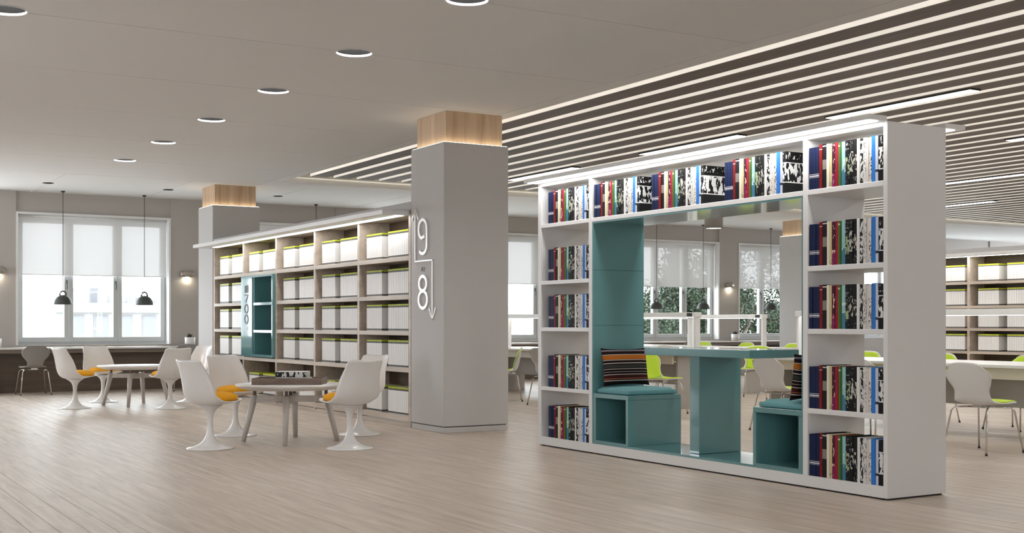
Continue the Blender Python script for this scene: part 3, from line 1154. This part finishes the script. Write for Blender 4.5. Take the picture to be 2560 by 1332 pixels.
def shell(ctrl, nv=22, nu=14, thick=.012, v0=0, v1=1, wf=1.0, off=0.0, corner=.045, epow=2.2):
    """ctrl rows: (x, z, halfwidth, edge_dx, edge_dz). Surface swept from seat front to top of back, thickened along its normal."""
    def P(v, u):
        x, z, w, ex, ez = cr(ctrl, v)
        e = abs(u) ** epow
        px, pz = x + ex * e, z + ez * e
        k = max(0, (v - .86) / .14) * abs(u) ** 7
        pz -= corner * k
        k0 = max(0, (.12 - v) / .12) * abs(u) ** 7
        px -= corner * .8 * k0
        return Vector((px, u * w * wf, pz))
    top, bot = [], []
    for j in range(nv + 1):
        v = v0 + (v1 - v0) * j / nv
        for i_ in range(nu + 1):
            u = 2 * i_ / nu - 1
            d = 1e-3
            va, vb_ = max(v - d, 0), min(v + d, 1)
            ua, ub = max(u - d, -1), min(u + d, 1)
            n = (P(v, ub) - P(v, ua)).cross(P(vb_, u) - P(va, u))
            n = n.normalized() if n.length > 1e-9 else Vector((0, 0, 1))
            n = -n if n.z + .6 * n.x < 0 else n
            p = P(v, u)
            top.append(p + n * (off + thick / 2))
            bot.append(p + n * (off - thick / 2))
    N = (nv + 1) * (nu + 1)
    fs = []
    W_ = nu + 1
    for j in range(nv):
        for i_ in range(nu):
            q = (j * W_ + i_, j * W_ + i_ + 1, (j + 1) * W_ + i_ + 1, (j + 1) * W_ + i_)
            fs.append(q)
            fs.append(tuple(N + k for k in reversed(q)))
    rim = [i_ for i_ in range(nu + 1)] + [j * W_ + nu for j in range(1, nv + 1)] + [nv * W_ + i_ for i_ in range(nu - 1, -1, -1)] + [j * W_ for j in range(nv - 1, 0, -1)]
    for k in range(len(rim)):
        a, b_ = rim[k], rim[(k + 1) % len(rim)]
        fs.append((b_, a, N + a, N + b_))
    return MB().add(top + bot, fs, 0, True)


TUL = [(.245, .456, .18, .0, .0), (.195, .438, .212, -.01, .008), (.09, .412, .243, -.01, .026), (-.045, .400, .255, .01, .046), (-.152, .422, .25, .045, .075), (-.212, .50, .238, .085, .075),
       (-.240, .605, .222, .092, .042), (-.260, .71, .205, .075, .016), (-.292, .815, .19, .055, .02)]
tul_shell = shell(TUL, 30, 18, .010, corner=.03).mesh('seat_shell', 'tulip_white', fix=True)
tul_base = MB().lathe([(0, 0), (.212, 0), (.216, .004), (.208, .010), (.15, .022), (.10, .042), (.062, .075), (.038, .12), (.027, .18), (.025, .24), (.029, .30), (.040, .335), (.060, .362), (.092, .386), (.118, .400)], 36).mesh('pedestal', 'tulip_white')
tul_cush = MB().lathe([(0, .425), (.150, .428), (.196, .450), (.205, .470), (.196, .490), (.160, .508), (.09, .518), (0, .521)], 32, .050, 0, power=2.6, sx=.93, sy=1.02).mesh('cushion', 'orange_felt')


def tulip(x, y, rz, label, group):
    r = empty('tulip_chair', (x, y, 0), label, 'chair', group, rz=rz)
    node('seat_shell', tul_shell, r)
    node('pedestal', tul_base, r)
    node('cushion', tul_cush, r)
    return r


def round_table(cx, cy, a0, label):
    r = empty('round_table', (cx, cy, 0), label, 'table', 'round tables in the lounge')
    lpart(r, 'tabletop', MB().lathe([(0, .510), (.44, .510), (.515, .536), (.53, .550), (.53, .557), (.526, .561), (0, .561)], 56), 'tabletop_white')
    for k in range(2):
        a = math.radians(a0 + 90 * k)
        mb = B(-.36, .36, -.022, .022, .385, .445, b=.003)
        mb.xf(Matrix.Rotation(a, 4, 'Z'))
        lpart(r, 'stretcher', mb, 'table_leg_wood')
    for k in range(4):
        a = math.radians(a0 + 90 * k)
        c, s_ = math.cos(a), math.sin(a)
        lg = lpart(r, 'leg', MB().tube([(.345 * c, .345 * s_, .452), (.455 * c, .455 * s_, 0.0)], .036, 12, r1=.022), 'table_leg_wood')
        lpart(r, 'spacer', MB().tube([(.345 * c, .345 * s_, .452), (.345 * c, .345 * s_, .511)], .018, 8), 'tray_wood')
    lpart(r, 'hub', MB().lathe([(.05, .375), (.05, .450)], 12), 'table_leg_wood')
    lpart(r, 'spacer', MB().lathe([(.018, .450), (.018, .511)], 8), 'tray_wood')
    return r


tabs = [(4.30, 11.40, 'near round table with tray', 'round white table on four splayed grey legs carrying a brown tray'), (4.34, 17.56, 'far round table', 'bare round white table nearer the windows')]
POSN = {0: ['far right', 'far left', 'front left', 'front right']}
for ti, (cx, cy, nm, lab) in enumerate(tabs):
    round_table(cx, cy, 63, lab)
    for k, (ang, rad, turn) in enumerate(((20, .93, 0), (106, .93, 0), (198, .93, 0), (283, .97, 0))):
        a = math.radians(ang)
        tulip(cx + rad * math.cos(a), cy + rad * math.sin(a), a + PI + math.radians(turn), 'white tulip chair with orange cushion, %s of the %s' % (POSN[0][k], nm), 'tulip chairs around the round tables')

# tray with magazines on the near table
tr = empty('serving_tray', (4.285, 11.37, .5615), 'shallow brown wooden tray on the near round table', 'tray', rz=-TH)
tw, td, thh = .335, .19, .062
lpart(tr, 'tray_base', B(-tw + .012, tw - .012, -td + .012, td - .012, 0, .010), 'tray_wood')
lpart(tr, 'tray_side', B(-tw, tw, -td, -td + .012, 0, thh, b=.003), 'tray_wood')
lpart(tr, 'tray_side', B(-tw, tw, td - .012, td, 0, thh, b=.003), 'tray_wood')
lpart(tr, 'tray_end', B(-tw, -tw + .012, -td + .012, td - .012, 0, thh, b=.003), 'tray_wood')
lpart(tr, 'tray_end', B(tw - .012, tw, -td + .012, td - .012, 0, thh, b=.003), 'tray_wood')
bands('mag_photo', (.75, .74, .73), [(.0, .12, (.75, .74, .73))], art=[((.03, .03, .03), .12, .95, 26, .50)], rough=.4)
zb = .5715
cz = Matrix.Rotation(-TH, 4, 'Z')


def on_tray(name, x0, x1, y0, y1, z0, z1, mat, label):
    c = cz @ Vector(((x0 + x1) / 2, (y0 + y1) / 2, 0))
    o = node(name, B(-(x1 - x0) / 2, (x1 - x0) / 2, -(y1 - y0) / 2, (y1 - y0) / 2, 0, z1 - z0, b=.002).mesh(name, mat), None, (4.285 + c.x, 11.37 + c.y, z0), -TH)
    tag(o, label, 'magazine', 'magazines in the tray')
    pg = B(-(x1 - x0) / 2 + .004, (x1 - x0) / 2 + .001, -(y1 - y0) / 2 + .004, (y1 - y0) / 2 + .001, .003, z1 - z0 - .003)
    lpart(o, 'pages', pg, 'paper')


on_tray('magazine', -.14, .20, -.13, .14, zb + .0005, zb + .026, 'bk_white', 'plain white magazine at the bottom of the stack in the tray')
on_tray('magazine', -.12, .19, -.12, .13, zb + .0265, zb + .052, 'bk_white_grey', 'pale grey magazine in the middle of the tray stack')
on_tray('magazine', -.12, .175, -.125, .12, zb + .0525, zb + .112, 'mag_photo', 'thick black and white photo magazine on top of the tray stack')

# ------------------------------------------------------------------ shell chairs with chrome legs
LIM = [(.235, .452, .20, .0, -.005), (.16, .447, .225, -.01, .004), (.04, .432, .235, -.01, .014), (-.09, .428, .225, .01, .025), (-.165, .455, .195, .035, .032), (-.20, .53, .185, .055, .03),
       (-.222, .62, .225, .05, .012), (-.24, .715, .24, .035, -.005), (-.26, .805, .20, .02, -.02)]
lime_shell = shell(LIM, 26, 14, .010).mesh('seat_shell', 'shell_white', fix=True)
lime_seat = shell(LIM, 10, 12, .010, v0=.03, v1=.40, wf=.90, off=.0095).mesh('seat_pad', 'lime_pad', fix=True)
lime_back = shell(LIM, 12, 12, .010, v0=.46, v1=.97, wf=.90, off=.0095).mesh('back_pad', 'lime_pad', fix=True)
GRY = [(.225, .452, .16, .0, -.005), (.15, .45, .20, 0, .0), (.03, .436, .205, 0, .006), (-.09, .436, .18, .0, .01), (-.155, .46, .125, .01, .012), (-.19, .53, .13, .02, .01),
       (-.215, .62, .20, .03, .006), (-.24, .71, .215, .025, .0), (-.27, .80, .165, .012, -.01)]
grey_shell_me = shell(GRY, 26, 14, .009).mesh('seat_shell', 'grey_shell', fix=True)
leg_me, tip_me = [], []
for sx in (1, -1):
    for sy in (1, -1):
        leg_me.append(MB().tube([(sx * .05, sy * .10, .405), (sx * .16, sy * .175, .40), (sx * .185, sy * .19, .37), (sx * .25, sy * .235, .006)], .0085, 8).mesh('leg', 'chrome'))
        tip_me.append(MB().tube([(sx * .2485, sy * .2345, .014), (sx * .251, sy * .2355, 0)], .012, 8).mesh('foot_tip', 'rubber_black'))
bar_me = MB().tube([(-.05, -.10, .405), (-.05, .10, .405)], .0085, 8).tube([(.05, -.10, .405), (.05, .10, .405)], .0085, 8).box(-.075, .075, -.05, .05, .405, .428).mesh('under_frame', 'chrome')


def side_chair(kind, x, y, rz, label, group):
    r = empty('side_chair', (x, y, 0), label, 'chair', group, rz=rz)
    if kind == 'lime':
        node('seat_shell', lime_shell, r)
        node('seat_pad', lime_seat, r)
        node('back_pad', lime_back, r)
    else:
        node('seat_shell', grey_shell_me, r)
    for a, b_ in zip(leg_me, tip_me):
        l = node('leg', a, r)
        node('foot_tip', b_, l)
    node('under_frame', bar_me, r)
    return r


GL = 'lime lined shell chairs at the long desks'
for x, y, d, lab in [
    (9.25, 7.27, 0, 'white-backed lime chair just right of the white bookcase, back towards the viewer'),
    (9.25, 8.55, 3, 'lime lined chair glimpsed through the right white tower, back towards the viewer'),
    (9.25, 9.82, -2, 'white-backed lime chair behind the right nook bench'),
    (11.52, 8.62, 180, 'lime chair facing the viewer at the right edge of the picture'),
    (11.52, 9.80, 182, 'lime chair across the desk, its top peeping beside the white end panel'),
    (11.52, 10.95, 178, 'lime chair facing the viewer, glimpsed between books of the right tower'),
    (9.35, 14.55, 4, 'white-backed lime chair between the big column and the white bookcase'),
    (9.30, 15.75, 150, 'lime chair turned to the viewer behind the big column edge'),
    (9.65, 12.45, -75, 'bright lime chair directly behind the striped pillow'),
    (12.35, 15.55, 8, 'white-backed lime chair seen under the nook table, left of its pedestal'),
    (12.95, 14.35, 215, 'lime chair seen under the nook table, right of its pedestal'),
    (15.0, 15.9, 180, 'lime chair top showing above the nook table, right one'),
    (15.0, 17.1, 180, 'lime chair top showing above the nook table, middle one'),
    (15.0, 18.3, 180, 'lime chair top showing above the nook table, left one')]:
    side_chair('lime', x, y, math.radians(d), lab, GL)
GG = 'grey chairs at the window counter'
for x, y, d, lab in [(3.56, 21.02, 90, 'grey shell chair at the counter under the leftmost window'), (6.02, 21.0, 84, 'grey chair at the counter half hidden behind white tulip chairs'),
                     (16.9, 20.95, 90, 'grey chair at the counter, its back showing above the nook table')]:
    side_chair('grey', x, y, math.radians(d), lab, GG)

# ------------------------------------------------------------------ long desks with light rails


def desk(x0, x1, y0, y1, label):
    r = empty('long_desk', ((x0 + x1) / 2, (y0 + y1) / 2, 0), label, 'desk', 'long reading desks')
    part(r, 'desk_top', B(x0, x1, y0, y1, .715, .745, b=.003), 'tabletop_white')
    part(r, 'apron', B(x0 + .10, x0 + .13, y0 + .12, y1 - .12, .60, .715), 'desk_beige')
    part(r, 'apron', B(x1 - .13, x1 - .10, y0 + .12, y1 - .12, .60, .715), 'desk_beige')
    for y in (y0 + .10, y1 - .14):
        part(r, 'leg_panel', B(x0 + .18, x1 - .18, y, y + .04, 0, .715, b=.003), 'desk_panel')
    part(r, 'cable_spine', B((x0 + x1) / 2 - .03, (x0 + x1) / 2 + .03, y0 + .14, y1 - .14, .30, .60), 'desk_panel')
    return r


def rail(xc, y0, y1, label):
    r = empty('desk_light', (xc, (y0 + y1) / 2, .745), label, 'desk lamp', 'light rails on the desks')
    for y in (y0, y1 - .035):
        part(r, 'post', B(xc - .045, xc + .045, y, y + .035, .746, 1.235, b=.003), 'rail_white')
    bar = part(r, 'light_bar', B(xc - .06, xc + .06, y0 - .01, y1 + .01, 1.235, 1.30, b=.004), 'rail_white')
    part(bar, 'led_strip', B(xc - .03, xc + .03, y0 + .06, y1 - .06, 1.231, 1.2355), 'led_desk')
    part(r, 'switch_box', B(xc - .065, xc + .065, y0 + .05, y0 + .16, 1.245, 1.29, b=.003), 'metal_black')


desk(10.2, 11.3, 5.2, 11.35, 'long white reading desk behind the right end of the white bookcase')
desk(10.2, 11.3, 12.92, 18.3, 'long white reading desk behind the left end of the white bookcase')
desk(13.4, 14.6, 15.15, 19.4, 'long reading desk in the second row, seen through the nook')
rail(10.75, 5.4, 11.12, 'long white desk light rail crossing the view right of the white bookcase')
rail(10.75, 13.05, 15.6, 'white desk light rail seen through the nook, left one')
rail(10.75, 15.7, 18.1, 'white desk light rail between the big column and the white bookcase')
rail(14.0, 15.28, 17.1, 'white desk light rail seen through the nook, right one')
rail(14.0, 17.2, 19.2, 'white desk light rail on the second row desk, farthest one')

# ------------------------------------------------------------------ ceiling fittings
DN = {5: 'cut by the top edge of the picture', 6: 'largest in full view', 7: 'second in full view from the front', 8: 'third in full view from the front', 9: 'fourth in full view from the front', 10: 'farthest small one'}
for hx, hy in HOLES:
    k = min(range(len(JY)), key=lambda q: abs(JY[q] - hy))
    lab = 'round recessed ceiling downlight, ' + (DN[k] if hx > 3 and k in DN else ('at the top left corner of the picture' if (k == 6 and 0 < hx < 3) else 'unseen and added for light, %s row from the windows, %s line' % (ORD[10 - k], 'right' if hx > 3 else 'middle' if hx > 0 else 'left')))
    r = empty('downlight', (hx, hy, H), lab, 'ceiling light', 'recessed downlights in the grey ceiling')
    part(r, 'trim_ring', MB().lathe([(HR + .008, H - .002), (HR - .004, H - .002), (HR - .006, H + .014)], 36, hx, hy, smooth=False, caps=False), 'lumin_white')
    part(r, 'housing', MB().lathe([(HR - .006, H + .014), (HR - .012, H + .185), (0, H + .185)], 36, hx, hy, smooth=False, caps=False), 'housing_shade')
    part(r, 'lamp', MB().lathe([(0, H + .150), (.075, H + .150), (.075, H + .18), (0, H + .18)], 20, hx, hy), 'led_down')
for x, y, w in ((3.71, 20.6, 'left'), (5.62, 20.6, 'middle'), (7.56, 20.65, 'right')):
    r = empty('spot_fitting', (x, y, H), 'small dark recessed ceiling spot near the windows, %s of three' % w, 'ceiling light', 'dark ceiling spots')
    part(r, 'ring', MB().lathe([(.085, H - .006), (.085, H - .0005), (.05, H - .0005)], 20, x, y, caps=False), 'metal_black', fix=True)
    part(r, 'lens', MB().lathe([(0, H - .008), (.055, H - .008), (.055, H - .003), (0, H - .003)], 16, x, y), 'seam_dark')

LN = [(9.54, 7.78, 9.68, 'long black linear ceiling light above the right white tower'), (9.54, 11.08, 13.03, 'long black linear ceiling light above the nook'), (9.54, 14.6, 16.4, 'black linear ceiling light just right of the big column'),
      (12.62, 7.6, 9.75, 'black linear ceiling light at the right edge of the picture'), (15.70, 11.6, 13.5, 'distant linear ceiling light behind the white end panel, upper'), (18.78, 14.7, 16.6, 'distant linear ceiling light behind the white end panel, lower'),
      (12.62, 14.6, 16.4, None), (12.62, 11.0, 13.0, None), (15.70, 15.0, 16.9, None), (9.54, 4.4, 6.4, None), (12.62, 4.2, 6.2, None), (15.7, 8.0, 10.0, None), (18.78, 10.4, 12.4, None), (9.54, 1.2, 3.2, None), (12.62, .8, 2.8, None), (9.54, -2.2, -.2, None), (21.86, 11.0, 13.0, None)]  # entries without a label are unseen lights added for brightness
for x, y0, y1, lab in LN:
    lab = lab or 'unseen linear ceiling light among the slats, added for its light'
    k = round((x + .07 - SX0 - SW / 2) / SP)
    xc = SX0 + k * SP + SW / 2
    r = empty('linear_light', (xc, (y0 + y1) / 2, H), lab, 'ceiling light', 'linear lights under the slats')
    part(r, 'housing', B(xc - .075, xc + .075, y0, y1, H - .016, H - .0005, b=.002), 'metal_black')
    part(r, 'diffuser', B(xc - .066, xc + .066, y0 + .015, y1 - .015, H - .019, H - .0162), 'led_line')

cyl = empty('cylinder_light', (13.1, 15.5, 2.69), 'grey cylinder ceiling light hanging behind the nook', 'ceiling light')
part(cyl, 'tube_body', MB().lathe([(.13, 2.70), (.15, 2.69), (.15, H - .001), (0, H - .001)], 28, 13.1, 15.5), 'grey_shell', fix=True)
part(cyl, 'lamp', MB().lathe([(0, 2.70), (.13, 2.70), (.13, 2.715), (0, 2.715)], 24, 13.1, 15.5), 'led_cyl')

# ------------------------------------------------------------------ pendants, sconces, pots along the windows
bell = [(.142, 0), (.146, .004), (.144, .03), (.132, .075), (.108, .115), (.07, .145), (.03, .158), (.0, .16)]
bell_in = [(r * .95, z * .95) for r, z in bell]
for x, lab in ((4.15, 'dark bell pendant lamp hanging left in the leftmost window'), (5.51, 'dark bell pendant lamp hanging right in the leftmost window'), (8.70, 'bell pendant whose cord shows above the wooden bookcase'),
               (16.72, 'dark bell pendant seen through the nook, left one'), (18.05, 'dark bell pendant seen through the nook, middle one'), (20.1, 'dark bell pendant seen through the nook beside the background column')):
    y, z = 21.72, 1.47
    r = empty('bell_pendant', (x, y, z), lab, 'pendant lamp', 'bell pendants over the window counter')
    lpart(r, 'bell_shade', MB().lathe(bell, 28, caps=False).lathe(list(reversed(bell_in)), 28, caps=False), 'bell_grey')
    lpart(r, 'loop_handle', MB().tube([(.05 * math.cos(a), 0, .165 + .058 * math.sin(a)) for a in [PI * k / 10 for k in range(-1, 12)]], .013, 8), 'bell_grey')
    lpart(r, 'cord', MB().tube([(0, 0, .22), (0, 0, H - z - .02)], .005, 6), 'cord')
    lpart(r, 'ceiling_cup', MB().lathe([(.03, H - z - .025), (.035, H - z - .001)], 14), 'cord')
SC = [(3.17, 'leftmost oval wall lamp, cut by the left edge of the picture'), (6.36, 'oval wall lamp right of the leftmost window'), (19.13, 'oval wall lamp between the two tree-filled windows')]
for x, lab in SC:
    z = 2.04
    r = empty('wall_sconce', (x, YW, z), lab, 'wall lamp', 'oval wall lamps between the windows')
    mb = MB().lathe([(0, -.055), (.09, -.055), (.118, -.04), (.125, 0), (.118, .04), (.09, .055), (0, .055)], 28, 0, 0, sy=.42)
    mb.v = [(p[0], p[1] - .053, p[2]) for p in mb.v]
    lpart(r, 'lamp_body', mb, 'sconce_metal')
    lpart(r, 'led_lens', MB().lathe([(0, -.058), (.03, -.058), (.03, -.0552), (0, -.0552)], 16, 0, -.036, sy=.7), 'led_sconce')
    lpart(r, 'wall_plate', B(-.05, .05, -.012, -.0005, -.04, .04), 'sconce_metal')
for x, lab in ((3.10, 'white pot with dark succulent at the left edge of the picture'), (6.33, 'white pot with dark succulent beside the leftmost window'), (19.05, 'white pot with dark succulent seen through the nook')):
    y = 21.78
    r = empty('potted_plant', (x, y, .751), lab, 'plant', 'potted succulents on the counter')
    lpart(r, 'pot', MB().lathe([(0, 0), (.082, 0), (.088, .006), (.092, .15), (.084, .152), (.082, .125), (0, .125)], 24), 'pot_white')
    lpart(r, 'soil', MB().lathe([(0, .127), (.08, .127)], 16), 'soil')
    rd = random.Random(int(x * 10))
    for k in range(22):
        a, t = rd.uniform(0, 2 * PI), rd.uniform(.25, 1.2)
        ln = rd.uniform(.07, .10)
        d = Vector((math.cos(a) * math.sin(t), math.sin(a) * math.sin(t), math.cos(t)))
        sd = Vector((-math.sin(a), math.cos(a), 0)) * .022
        p0 = Vector((0, 0, .13))
        up = d.cross(sd).normalized() * .008
        mid = p0 + d * ln * .6
        tip = p0 + d * ln
        lf = MB().add([p0, mid + sd, mid - sd, mid + up, mid - up, tip], [(0, 1, 3), (0, 3, 2), (0, 4, 1), (0, 2, 4), (5, 3, 1), (5, 2, 3), (5, 1, 4), (5, 4, 2)], 0, True)
        lpart(r, 'leaf', lf, 'plant_dark')

# ------------------------------------------------------------------ outside
struct('ground', B(-150, 200, 23.5, 300, -9.2, -9.0), 'street')
bd = empty('building', (10, 56, -9), 'pale flat-roofed building outside the leftmost window', 'building')
bx0, by0, bz = 10.4, 56, 2.05
part(bd, 'side_wall', B(bx0, bx0 + .3, by0 + .3, by0 + 16, -9, bz), 'building_grey')
part(bd, 'front_wall', B(bx0, 34, by0, by0 + .3, -9, bz - .42), 'building_white')
part(bd, 'parapet', B(bx0 - .1, 34, by0 - .25, by0 + .3, bz - .42, bz), 'building_white')
part(bd, 'roof', B(bx0 + .3, 34, by0 + .3, by0 + 16, bz - .3, bz - .1), 'building_grey')
for k in range(11):
    xx = bx0 + .55 + k * 1.05
    w = part(bd, 'window', B(xx, xx + .62, by0 - .05, by0 - .001, -.15, bz - .55), 'building_grey')
    part(w, 'pane', B(xx + .06, xx + .56, by0 - .06, by0 - .05, -.09, bz - .61), 'building_pane')
part(bd, 'chimney', B(12.5, 12.85, by0 + 3, by0 + 3.4, bz - .1, bz + .75), 'building_grey')
part(bd, 'chimney', B(11.6, 11.8, by0 + 3, by0 + 3.2, bz - .1, bz + .72), 'building_white')
for xx in (13.3, 14.6, 24.6):
    u = part(bd, 'roof_unit', B(xx, xx + 1.0, by0 + 2.5, by0 + 3.3, bz - .1, bz + .42, b=.03), 'building_white')
    fan = MB().lathe([(.30, 0), (.30, .03), (0, .03)], 20)
    fan.xf(Matrix.Translation((xx + .4, by0 + 2.5, bz + .1)) @ Matrix.Rotation(PI / 2, 4, 'X'))
    part(u, 'fan', fan, 'unit_grey')


def tree(x, y, zc, rx, rz_, n, label, seed):
    rd = random.Random(seed)
    r = empty('tree', (x, y, -9), label, 'tree', 'trees outside the right-hand windows')
    part(r, 'trunk', MB().tube([(x, y, -9), (x + .1, y, -3), (x - .05, y + .1, zc)], .2, 10, r1=.07), 'bark')
    for k in range(7):
        a = rd.uniform(0, 2 * PI)
        part(r, 'branch', MB().tube([(x, y, zc - 1.5 + k * .25), (x + rx * .5 * math.cos(a), y + rx * .4 * math.sin(a), zc - .6 + k * .3), (x + rx * .8 * math.cos(a), y + rx * .6 * math.sin(a), zc + rd.uniform(-.4, 1.0))], .06, 6, r1=.015), 'bark')
    mb = MB()
    clumps = [(rd.gauss(0, .42) * rx, rd.gauss(0, .35) * rx, rd.gauss(0, .42) * rz_) for _ in range(34)]
    for k in range(n):
        c = rd.choice(clumps)
        p = Vector((x + c[0] + rd.gauss(0, .20), y + c[1] + rd.gauss(0, .2), zc + c[2] + rd.gauss(0, .22)))
        d = Vector((rd.gauss(0, 1), rd.gauss(0, 1), rd.gauss(0, .8))).normalized()
        s_ = d.cross(Vector((rd.gauss(0, 1), rd.gauss(0, 1), rd.gauss(0, 1)))).normalized()
        ln, wd = rd.uniform(.07, .125), rd.uniform(.02, .036)
        mb.add([p, p + d * ln * .5 + s_ * wd, p + d * ln, p + d * ln * .5 - s_ * wd], [(0, 1, 2, 3)])
    o = part(r, 'foliage', mb, 'leaf_green')
    o['kind'] = 'stuff'


tree(20.4, 26.0, 1.5, 1.7, 1.7, 30000, 'leafy tree filling the left window behind the nook', 3)
tree(22.9, 26.6, 1.4, 1.8, 1.6, 27000, 'leafy tree between the two windows behind the nook', 5)
tree(25.2, 26.2, .8, 1.5, 1.3, 13000, 'lower leafy tree at the right window behind the nook', 9)
